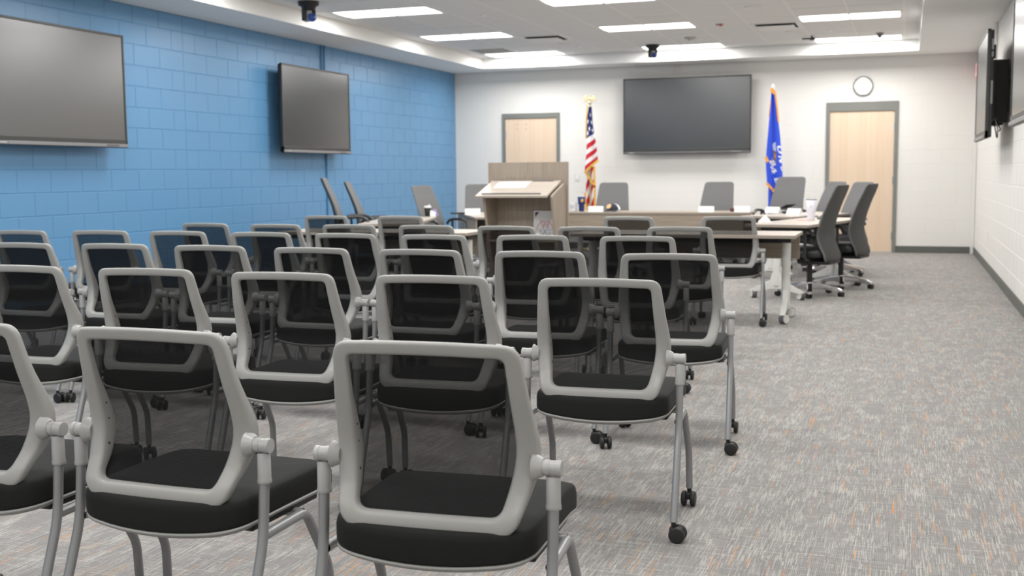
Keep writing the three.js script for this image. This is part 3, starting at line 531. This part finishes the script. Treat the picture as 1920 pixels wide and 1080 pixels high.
{
  const s = thing('light_switch', 'white light switch plate beside the striped flag', 'switch', [-5.045, 1.15, ZB + 0.004]);
  mesh('plate', rbox(0.075, 0.118, 0.007, 0.003), mWhiteMetal, s); mesh('rocker', rbox(0.034, 0.066, 0.006, 0.002, 0, 0, 0.005), mPaper, s);
  const o = thing('wall_outlet', 'white outlet plate low on the white side wall', 'outlet', [XR - 0.004, 0.42, -14.75], -Math.PI / 2);
  mesh('plate', rbox(0.075, 0.118, 0.007, 0.003), mPaper, o); for (const y of [-0.03, 0.03]) mesh('socket', rbox(0.034, 0.03, 0.006, 0.003, 0, y, 0.004), mWhiteMetal, o);
  const c = thing('wall_clock', 'round white wall clock with thin grey rim above the wood door', 'clock', [-0.645, 2.463, ZB + 0.003]);
  mesh('rim', lathe([[0.128, 0], [0.142, 0.004], [0.143, 0.026], [0.138, 0.034], [0.131, 0.034], [0.128, 0.024]], 48).rotateX(Math.PI / 2), M(lin(0.14, 0.145, 0.15), 0.35), c);
  const face = canvasTex(256, 256, (x) => { x.fillStyle = '#f2f2ef'; x.fillRect(0, 0, 256, 256); x.translate(128, 128); x.fillStyle = '#8e8e8c'; for (let k = 0; k < 12; k++) { x.save(); x.rotate(k * Math.PI / 6); x.fillRect(-2, -112, 4, k % 3 ? 10 : 18); x.restore(); } });
  mesh('dial', new THREE.CircleGeometry(0.13, 40).translate(0, 0, 0.012), M(0xffffff, 0.6, { map: face }), c);
  mesh('hand', box(0.006, 0.065, 0.002, -0.02, 0.025, 0.016).rotateZ(0.5), mGreyTrim, c); mesh('hand', box(0.004, 0.1, 0.002, 0, 0.045, 0.018).rotateZ(-2.0), mGreyTrim, c);
  mesh('glass', new THREE.CircleGeometry(0.131, 40).translate(0, 0, 0.028), MP(0xffffff, 0.02, { transmission: 1, thickness: 0, ior: 1.5 }), c);
  const e = thing('exit_sign', 'red exit sign peeking out behind the edge-on screen', 'sign', [XR - 0.01, 2.615, -17.35], -Math.PI / 2);
  mesh('housing', rbox(0.31, 0.2, 0.045, 0.006, 0, 0, 0.028), mWhiteMetal, e);
  const et = canvasTex(256, 160, (x) => { x.fillStyle = '#f4eeee'; x.fillRect(0, 0, 256, 160); x.fillStyle = '#e01624'; x.font = 'bold 100px sans-serif'; x.textAlign = 'center'; x.fillText('EXIT', 128, 116); });
  mesh('face', new THREE.PlaneGeometry(0.29, 0.18).translate(0, 0, 0.052), M(0xffffff, 0.5, { map: et, emissiveMap: et, emissive: 0xff8888, emissiveIntensity: 0.2 }), e);
  mesh('side_lens', join([box(0.004, 0.18, 0.04, -0.156, 0, 0.03), box(0.004, 0.18, 0.04, 0.156, 0, 0.03), box(0.29, 0.004, 0.04, 0, -0.101, 0.03)]), M(lin(0.7, 0.05, 0.06), 0.4, { emissive: lin(1, 0.1, 0.12), emissiveIntensity: 0.25 }), e);
}

// ───────────── lectern ─────────────
{
  const t = thing('lectern', 'tall wood-grain lectern with sloping reading shelf, its back panel facing the desks', 'lectern', [-3.70, 0, -10.85]);
  mesh('front_panel', boxUV(rbox(0.868, 1.318, 0.024, 0.002, 0.005, 0.6765, -0.25)), mWoodV, t);
  const sideP = [[-0.238, 0.02], [-0.238, 1.09], [-0.18, 1.118], [0.22, 1.0], [0.235, 0.985], [-0.04, 0.02]];   // x = towards the speaker
  for (const [s, x] of [[-1, -0.305], [1, 0.405]]) mesh('side_panel', boxUV(extrude(sideP, 0.024, 0.001).rotateY(-Math.PI / 2)).translate(x + 0.012, 0, 0), mWoodV, t);
  mesh('inner_panel', boxUV(rbox(0.69, 1.0, 0.02, 0.002, 0.05, 0.55, -0.14)), mWoodV, t);
  mesh('base', boxUV(rbox(0.74, 0.06, 0.34, 0.004, 0.05, 0.03, -0.08)), mWood, t);
  mesh('lower_shelf', boxUV(rbox(0.69, 0.02, 0.30, 0.002, 0.05, 0.545, -0.03)), mWood, t);
  const top = mesh('reading_shelf', boxUV(rbox(0.75, 0.022, 0.525, 0.003)), M(0xffffff, 0.36, { map: topTex }), t); top.position.set(0.005, 1.066, 0.055); top.rotation.x = 0.283;
  mesh('paper_stop', rbox(0.62, 0.012, 0.012, 0.002, -0.01, 0.016, 0.212), mBar, top); mesh('cable_slot', rbox(0.22, 0.006, 0.03, 0.002, 0.19, 0.0105, -0.235), mBar, top);
  const sh = single('paper_sheet', 'white sheet of paper lying on the sloping lectern shelf', 'paper', box(0.34, 0.003, 0.21), mPaper); sh.position.set(-3.80, 1.108, -10.898); sh.rotation.set(0.283, 0, 0);
  sh.rotation.set(0.283, 0.02, 0);
  const pt = canvasTex(256, 320, (c, w, h) => {
    c.fillStyle = '#dcdcdc'; c.fillRect(0, 0, w, h); c.fillStyle = '#26243f'; c.beginPath(); c.moveTo(14, 12); c.lineTo(64, 12); c.lineTo(14, 66); c.fill(); c.strokeStyle = '#d99a9a'; c.lineWidth = 7; c.beginPath(); c.moveTo(76, 12); c.lineTo(14, 78); c.stroke();
    c.lineWidth = 12; c.strokeStyle = '#d39a9c'; c.beginPath(); c.arc(140, 215, 98, Math.PI, 0); c.stroke(); c.font = 'bold 120px serif'; c.textAlign = 'center'; c.strokeStyle = '#b98d8f'; c.lineWidth = 7; c.strokeText('W', 140, 196);
    c.strokeStyle = '#6f7693'; c.beginPath(); c.moveTo(84, 225); c.lineTo(112, 290); c.lineTo(140, 226); c.lineTo(168, 290); c.lineTo(206, 250); c.stroke(); c.strokeStyle = '#9aa0b4'; c.lineWidth = 5; c.beginPath(); c.moveTo(60, 216); c.lineTo(220, 216); c.stroke();
  });
  const po = thing('poster_card', 'white printed card with red arc emblem leaning inside the lectern', 'poster', [-3.475, 0.556, -10.93]); po.rotation.x = -0.1;
  mesh('card', box(0.225, 0.285, 0.004, 0, 0.143, 0), mPaper, po); mesh('print', new THREE.PlaneGeometry(0.221, 0.281).translate(0, 0.143, 0.0025), M(0xffffff, 0.6, { map: pt }), po);
  single('paper_roll', 'small rounded white paper bundle in front of the printed card', 'paper', rbox(0.13, 0.075, 0.07, 0.03, 0, 0, 0, 4), M(lin(0.9, 0.9, 0.9), 0.7), [-3.53, 0.594, -10.84]);
}

const mOrange = M(lin(0.85, 0.36, 0.05), 0.6);
// ───────────── flags ─────────────
function ribbon(pts, w, th = 0.006) {                     // flat strip along a polyline, facing +z
  const s = []; for (let i = 0; i + 1 < pts.length; i++) { const a = V3(...pts[i]), b = V3(...pts[i + 1]), m = a.clone().add(b).multiplyScalar(0.5), d = b.clone().sub(a); s.push(new THREE.BoxGeometry(w, d.length() * 1.06, th).rotateZ(Math.atan2(-d.x, d.y)).translate(m.x, m.y, m.z)); }
  return join(s);
}
const FZ = -17.25, kPx = 118.2;                            // flag plane; figures below were taken in hundred-and-eighteenths of a metre
const flagY = (v) => 2.2817 - (v - 196) / kPx * 0.982;
{
  const t = thing('striped_flag', 'red white and blue striped flag with gold fringe on an eagle-topped pole', 'flag', [-4.71, 0, FZ]);
  mesh('pole', cyl(0.014, 0.013, 2.28, 0.0, 1.16, 0, 14), mBrass, t); mesh('stand', lathe([[0, 0.03], [0.02, 0.09], [0.05, 0.05], [0.14, 0.03], [0.15, 0], [0, 0]].reverse(), 28), mBrass, t);
  const eagle = mesh('eagle_finial', join([new THREE.SphereGeometry(0.03, 16, 12).translate(0, 2.315, 0), new THREE.SphereGeometry(0.026, 14, 10).scale(0.9, 1.6, 0.9).translate(0, 2.37, 0), new THREE.SphereGeometry(0.017, 12, 8).translate(0.008, 2.42, 0.012)]), mBrass, t);
  for (const s of [-1, 1]) mesh('wing', extrude([[0, 2.35], [s * 0.03, 2.40], [s * 0.055, 2.425], [s * 0.085, 2.41], [s * 0.095, 2.37], [s * 0.085, 2.31], [s * 0.07, 2.36], [s * 0.055, 2.33], [s * 0.045, 2.365], [s * 0.03, 2.34]].slice(0), 0.014, 0.003), mBrass, eagle);
  const tex1 = canvasTex(256, 512, (c, w, h) => {
    c.fillStyle = '#f0eeee'; c.fillRect(0, 0, w, h); c.fillStyle = '#1d2a6b'; c.fillRect(0, 0, w, 250); c.fillStyle = '#f4f4f6';
    for (const [x, y] of [[150, 70], [60, 120], [190, 140], [110, 185], [50, 215], [200, 215]]) { c.beginPath(); for (let k = 0; k < 10; k++) { const r = k % 2 ? 12 : 27, a = k * Math.PI / 5 - 1.57; c.lineTo(x + r * Math.cos(a) * 1.3, y + r * Math.sin(a)); } c.fill(); }
    c.fillStyle = '#c8202f'; for (const y of [297, 381, 465]) c.fillRect(0, y, w, 43);
  });
  const L1 = interp([[0, -0.02], [0.2, -0.04], [0.5, -0.045], [0.75, -0.055], [1, -0.066]]), R1 = interp([[0, 0.03], [0.2, 0.052], [0.5, 0.078], [0.75, 0.115], [1, 0.15]]);
  mesh('cloth', gridGeo(18, 40, (s, q) => { const v = lerp(200, 322 - 22 * s, q); return [lerp(L1(q), R1(q), s) + 0.006 * Math.sin(9 * q + 2), flagY(v), 0.03 + 0.03 * Math.sin(s * 6.2 + 0.5) * (0.3 + q) + 0.02 * q, s, 1 - q]; }), M(0xffffff, 0.75, { map: tex1, side: THREE.DoubleSide }), t);
  const tex2 = canvasTex(256, 512, (c, w, h) => {
    c.fillStyle = '#e9e4e4'; c.fillRect(0, 0, w, h); c.fillStyle = '#c2202e'; for (const o of [-170, 20, 210, 400]) { c.beginPath(); c.moveTo(-20, o + 190); c.lineTo(276, o - 130); c.lineTo(276, o - 40); c.lineTo(-20, o + 290); c.fill(); }
  });
  mesh('lower_cloth', gridGeo(16, 24, (s, q) => { const v = lerp(312, 402, q); return [lerp(-0.06 - 0.012 * q, 0.062 + 0.02 * q, s), flagY(v), 0.0 + 0.028 * Math.sin(s * 9 + 1), s, 1 - q]; }), M(0xffffff, 0.75, { map: tex2, side: THREE.DoubleSide }), t);
  mesh('fringe', ribbon([[-0.064, flagY(323), 0.10], [0.03, flagY(312), 0.105], [0.152, flagY(300.5), 0.10]], 0.034), mGold, t);
  mesh('fringe', ribbon([[-0.03, flagY(199), 0.05], [-0.048, flagY(225), 0.05], [-0.054, flagY(258), 0.05]], 0.02), mGold, t);
  mesh('fringe', ribbon([[-0.05, flagY(324), 0.06], [0.01, flagY(336), 0.06], [0.075, flagY(346), 0.06]], 0.032), mGold, t);
  mesh('fringe', ribbon([[0.075, flagY(312), 0.045], [0.085, flagY(350), 0.045], [0.09, flagY(402), 0.045]], 0.03), mGold, t);
  mesh('fringe', ribbon([[-0.075, flagY(362), 0.05], [-0.066, flagY(380), 0.05], [-0.05, flagY(402), 0.05]], 0.035), mGold, t);
}
{
  const t = thing('blue_flag', 'bright blue flag with orange fringe and white lettering on a pole', 'flag', [-1.905, 0, FZ]);
  mesh('pole', cyl(0.014, 0.013, 2.40, 0, 1.22, 0, 14), mBrass, t); mesh('stand', lathe([[0, 0.03], [0.02, 0.09], [0.05, 0.05], [0.14, 0.03], [0.15, 0], [0, 0]].reverse(), 28), mBrass, t);
  mesh('spear_finial', lathe([[0, 2.52], [0.012, 2.50], [0.028, 2.46], [0.012, 2.425], [0.02, 2.41], [0.014, 2.395], [0, 2.39]].reverse(), 18), M(lin(0.85, 0.85, 0.8), 0.3, { metalness: 0.3 }), t);
  const tex = canvasTex(256, 1024, (c, w, h) => {
    c.fillStyle = '#2f52d6'; c.fillRect(0, 0, w, h); c.fillStyle = '#f3f3f8'; c.textAlign = 'center';
    const put = (s, x, y, a, sz) => { c.save(); c.translate(x, y); c.scale(1.35, 1); c.rotate(a); c.font = `bold ${sz}px sans-serif`; c.fillText(s, 0, 0); c.restore(); };
    put('O', 190, 560, 1.1, 100); put('N', 208, 640, 1.25, 90); put('S', 236, 715, 1.35, 90);
    put('8', 70, 760, 0.75, 100); put('4', 76, 825, 0.75, 110); put('8', 128, 905, 0.75, 110);
    c.fillStyle = '#c9cede'; c.beginPath(); c.moveTo(90, 545); c.lineTo(150, 500); c.lineTo(160, 590); c.lineTo(104, 600); c.fill();
    c.fillStyle = '#8a6a3f'; c.beginPath(); c.moveTo(104, 600); c.lineTo(162, 595); c.lineTo(158, 715); c.lineTo(120, 680); c.fill(); c.fillStyle = '#d59a4a'; c.fillRect(122, 625, 26, 40);
  });
  const L = interp([[0, -0.02], [0.12, -0.03], [0.4, -0.055], [0.75, -0.085], [1, -0.065]]), R = interp([[0, 0.028], [0.12, 0.055], [0.4, 0.115], [0.75, 0.16], [1, 0.185]]);
  mesh('cloth', gridGeo(20, 44, (s, q) => { const v = lerp(180, 346 + 36 * s, q); return [lerp(L(q), R(q), s), flagY(v), 0.035 + 0.034 * Math.cos(s * 8.2 - 0.4) * (0.35 + 0.65 * q), s, 1 - q]; }), M(0xffffff, 0.7, { map: tex, side: THREE.DoubleSide }), t);
  mesh('lower_cloth', gridGeo(12, 10, (s, q) => [lerp(-0.05, 0.08, s), flagY(lerp(335, 400, q)), 0.01 + 0.02 * Math.sin(s * 7), s, q]), M(lin(0.035, 0.09, 0.62), 0.7, { side: THREE.DoubleSide }), t);
  mesh('fringe', ribbon([[-0.066, flagY(345), 0.09], [0.02, flagY(356), 0.09], [0.12, flagY(370), 0.09]], 0.036), mOrange, t);
  mesh('fringe', ribbon([[0.0, flagY(178), 0.05], [0.045, flagY(190), 0.06], [0.07, flagY(214), 0.06], [0.092, flagY(236), 0.06]], 0.024), mOrange, t);
  mesh('fringe', ribbon([[-0.02, flagY(178), 0.06], [0.03, flagY(186), 0.07]], 0.05), mOrange, t);
  mesh('fringe', ribbon([[-0.03, flagY(200), 0.05], [-0.05, flagY(226), 0.05]], 0.012), mOrange, t);
  mesh('fringe', ribbon([[-0.09, flagY(298), 0.06], [-0.05, flagY(307), 0.07]], 0.04), mOrange, t);
}

// ───────────── things on the tables ─────────────
const onT = (y = 0) => TY + y;
{
  const tent = extrude([[-0.04, 0], [0.04, 0], [0.003, 0.072], [-0.003, 0.072]], 0.19, 0.001).rotateY(Math.PI / 2).translate(-0.095, 0, 0);
  const cards = [[-5.13, -13.2, 0.35, 'white folded name card on the corner table beside the lectern'], [-3.80, -14.2, 0.0, 'white folded name card on the head table in front of the cap'], [-2.37, -14.2, 0.0, 'white folded name card on the head table under the big screen'],
    [-1.93, -14.25, 0.03, 'white folded name card on the head table end near the blue flag'], [-1.52, -13.95, -0.5, 'white folded name card on the corner table, in front of the leaning chair'], [-1.22, -13.42, -0.6, 'white folded name card on the corner table, closer to the white tumbler']];
  let proto = null;
  for (const [x, z, a, l] of cards) { if (!proto) proto = single('name_card', l, 'name card', tent, mPaper, [x, TY, z], a, 'name cards on the desks'); else copyOf(proto, [x, TY, z], a, l); }
}
{
  const c = thing('baseball_cap', 'navy and white baseball cap with a tan patch on the head table', 'cap', [-3.60, TY, -14.33], -0.55);
  const dome = (a0, a1, r) => new THREE.SphereGeometry(r, 24, 12, a0, a1 - a0, 0, Math.PI / 2).scale(1, 0.98, 1.12);
  mesh('front_crown', dome(Math.PI * 0.0, Math.PI * 1.02, 0.085).translate(0, 0.02, 0), M(lin(0.02, 0.025, 0.04), 0.8, { side: THREE.DoubleSide }), c); mesh('mesh_crown', dome(Math.PI * 1.02, Math.PI * 2, 0.085).translate(0, 0.02, 0), M(lin(0.75, 0.75, 0.8), 0.85, { side: THREE.DoubleSide }), c);
  mesh('brim', gridGeo(16, 6, (s, q) => { const a = (s - 0.5) * 2.5, r = lerp(0.083, 0.15 - 0.03 * Math.abs(s - 0.5) * 2, q); return [Math.sin(a) * Math.min(r, 0.09 + 0.02 * q), 0.022 - 0.03 * q * (0.4 + Math.abs(s - 0.5)), Math.cos(a) * r * 1.12]; }), M(lin(0.03, 0.032, 0.045), 0.8, { side: THREE.DoubleSide }), c);
  mesh('patch', new THREE.CylinderGeometry(0.034, 0.034, 0.006, 24).rotateX(Math.PI / 2 - 0.5).scale(1.15, 1, 1).translate(0.0, 0.068, 0.084), M(lin(0.8, 0.52, 0.25), 0.7), c);
  const tm = thing('travel_tumbler', 'navy blue steel tumbler with a gold emblem on the head table', 'tumbler', [-4.04, TY, -14.36]);
  mesh('body', lathe([[0, 0], [0.034, 0], [0.036, 0.01], [0.037, 0.09], [0.048, 0.1], [0.052, 0.19], [0, 0.19]], 28), M(lin(0.012, 0.03, 0.14), 0.4), tm); mesh('lid', lathe([[0, 0.202], [0.046, 0.2], [0.05, 0.19], [0, 0.19]].reverse(), 28), M(lin(0.6, 0.65, 0.75), 0.2), tm);
  mesh('emblem', cylZ(0.022, 0.004, 0.018, 0.145, 0.0475, 20), mGold, tm);
  const mg = thing('coffee_mug', 'white coffee mug with pale print beside the lectern', 'mug', [-4.16, TY, -14.38]);
  mesh('body', lathe([[0, 0], [0.046, 0], [0.05, 0.008], [0.05, 0.115], [0.046, 0.115], [0.045, 0.012], [0, 0.012]], 28), mPaper, mg); mesh('handle', new THREE.TorusGeometry(0.03, 0.007, 8, 20, Math.PI).rotateZ(-Math.PI / 2).translate(0.05, 0.06, 0), mPaper, mg);
  mesh('print', new THREE.CylinderGeometry(0.0505, 0.0505, 0.05, 20, 1, true, -0.6, 1.2).translate(0, 0.06, 0), M(lin(0.6, 0.62, 0.66), 0.6, { side: THREE.DoubleSide }), mg);
  const cc = thing('coffee_cup', 'black paper coffee cup with a white lid on the corner table', 'cup', [-5.46, TY, -12.55]);
  mesh('cup_body', lathe([[0, 0], [0.029, 0], [0.041, 0.105], [0, 0.105]], 28), M(lin(0.03, 0.028, 0.024), 0.6), cc); mesh('lid', lathe([[0.042, 0.1], [0.045, 0.104], [0.044, 0.112], [0.04, 0.124], [0.034, 0.124], [0.03, 0.118], [0, 0.118]], 28), mPaper, cc); mesh('stopper', rbox(0.014, 0.022, 0.014, 0.003, 0.018, 0.13, -0.01), mPaper, cc);
  const pc = thing('greeting_card', 'small white and purple folded card beside the coffee cup', 'card', [-5.325, TY, -12.43], 0.2);
  mesh('front', box(0.07, 0.07, 0.002, -0.01, 0.034, 0.02).rotateX(-0.2), mPaper, pc); mesh('flap', box(0.035, 0.085, 0.002, 0.04, 0.038, 0.0).rotateZ(0.35).rotateX(0.15), M(lin(0.45, 0.35, 0.75), 0.6), pc);
  single('closed_laptop', 'slim black closed device lying on the corner table beside the lectern', 'laptop', rbox(0.24, 0.018, 0.17, 0.005, 0, 0.009, 0), mBlack, [-5.36, TY, -13.35], 0.4);
  const wt = thing('white_tumbler', 'tall white tumbler with clear lid on the aisle wing table', 'tumbler', [-0.92, TY, -11.95]);
  mesh('body', lathe([[0, 0], [0.036, 0], [0.038, 0.006], [0.04, 0.08], [0.05, 0.1], [0.052, 0.205], [0, 0.205]], 28), M(lin(0.8, 0.8, 0.88), 0.35), wt); mesh('lid', lathe([[0, 0.224], [0.045, 0.222], [0.052, 0.215], [0.053, 0.206], [0, 0.206]].reverse(), 28), M(lin(0.35, 0.36, 0.37), 0.2), wt); mesh('mark', cylZ(0.008, 0.004, 0.0, 0.14, 0.0505, 10), mGreyTrim, wt);
  single('tablet', 'dark tablet lying beside the tall white tumbler', 'tablet', rbox(0.11, 0.022, 0.16, 0.005, 0, 0.011, 0), M(lin(0.03, 0.035, 0.06), 0.4), [-0.80, TY, -12.15], 0.4);
  single('white_cable', 'white cable curled over the dark tablet', 'cable', tube([[-0.06, 0.03, 0.05], [-0.02, 0.05, 0.02], [0.03, 0.035, -0.02], [0.06, 0.03, -0.06]], 0.006, 24, 8), mPaper, [-0.80, TY, -12.12]);
  single('note_paper', 'small pink edged paper in front of the tall white tumbler', 'paper', box(0.11, 0.004, 0.08, 0, 0.002, 0), M(lin(0.75, 0.45, 0.42), 0.8), [-1.0, TY, -11.9], 0.3);
  single('folded_napkin', 'crumpled white napkin at the inner edge of the aisle wing table', 'napkin', gridGeo(14, 14, (s, q) => { const r = Math.hypot(s - 0.5, q - 0.5) * 2; return [(s - 0.5) * 0.13, Math.max(0.002, 0.075 * Math.max(0, 1 - r * 0.95) + 0.012 * Math.sin(s * 17) * Math.sin(q * 13)), (q - 0.5) * 0.11]; }), M(lin(0.86, 0.86, 0.84), 0.85, { side: THREE.DoubleSide }), [-1.31, TY, -11.3]);
  const eb = thing('glasses_case', 'small dark red case on the head table below the screen', 'case', [-2.06, TY, -14.4], 0.1); mesh('case_body', rbox(0.085, 0.045, 0.06, 0.012, 0, 0.0225, 0), M(lin(0.12, 0.012, 0.02), 0.4), eb); mesh('clasp', rbox(0.02, 0.02, 0.006, 0.003, 0, 0.03, 0.03), mBar, eb);
  const bd = thing('document_binder', 'open black binder with papers on the corner table near the leaning chair', 'binder', [-1.47, TY, -14.12], -0.5);
  mesh('cover', rbox(0.26, 0.012, 0.2, 0.004, 0, 0.006, 0), mBlack, bd); mesh('raised_cover', rbox(0.14, 0.008, 0.2, 0.003, 0.07, 0, 0).rotateZ(0.45).translate(0.05, 0.04, 0), mBlack, bd); mesh('papers', box(0.2, 0.008, 0.17, -0.02, 0.016, 0), mPaper, bd);
  single('phone', 'black phone lying on the corner table beside a name card', 'phone', rbox(0.09, 0.012, 0.16, 0.005, 0, 0.006, 0), mBlack, [-1.30, TY, -13.72], -0.4);
  single('paper_stack', 'small loose stack of white papers on the corner table', 'paper', join([box(0.14, 0.012, 0.1, 0, 0.006, 0), box(0.12, 0.01, 0.1, 0.01, 0.017, 0.005).rotateY(0.1)]), mPaper, [-1.06, TY, -13.05], -0.5);
}
renderer.render(scene, camera);
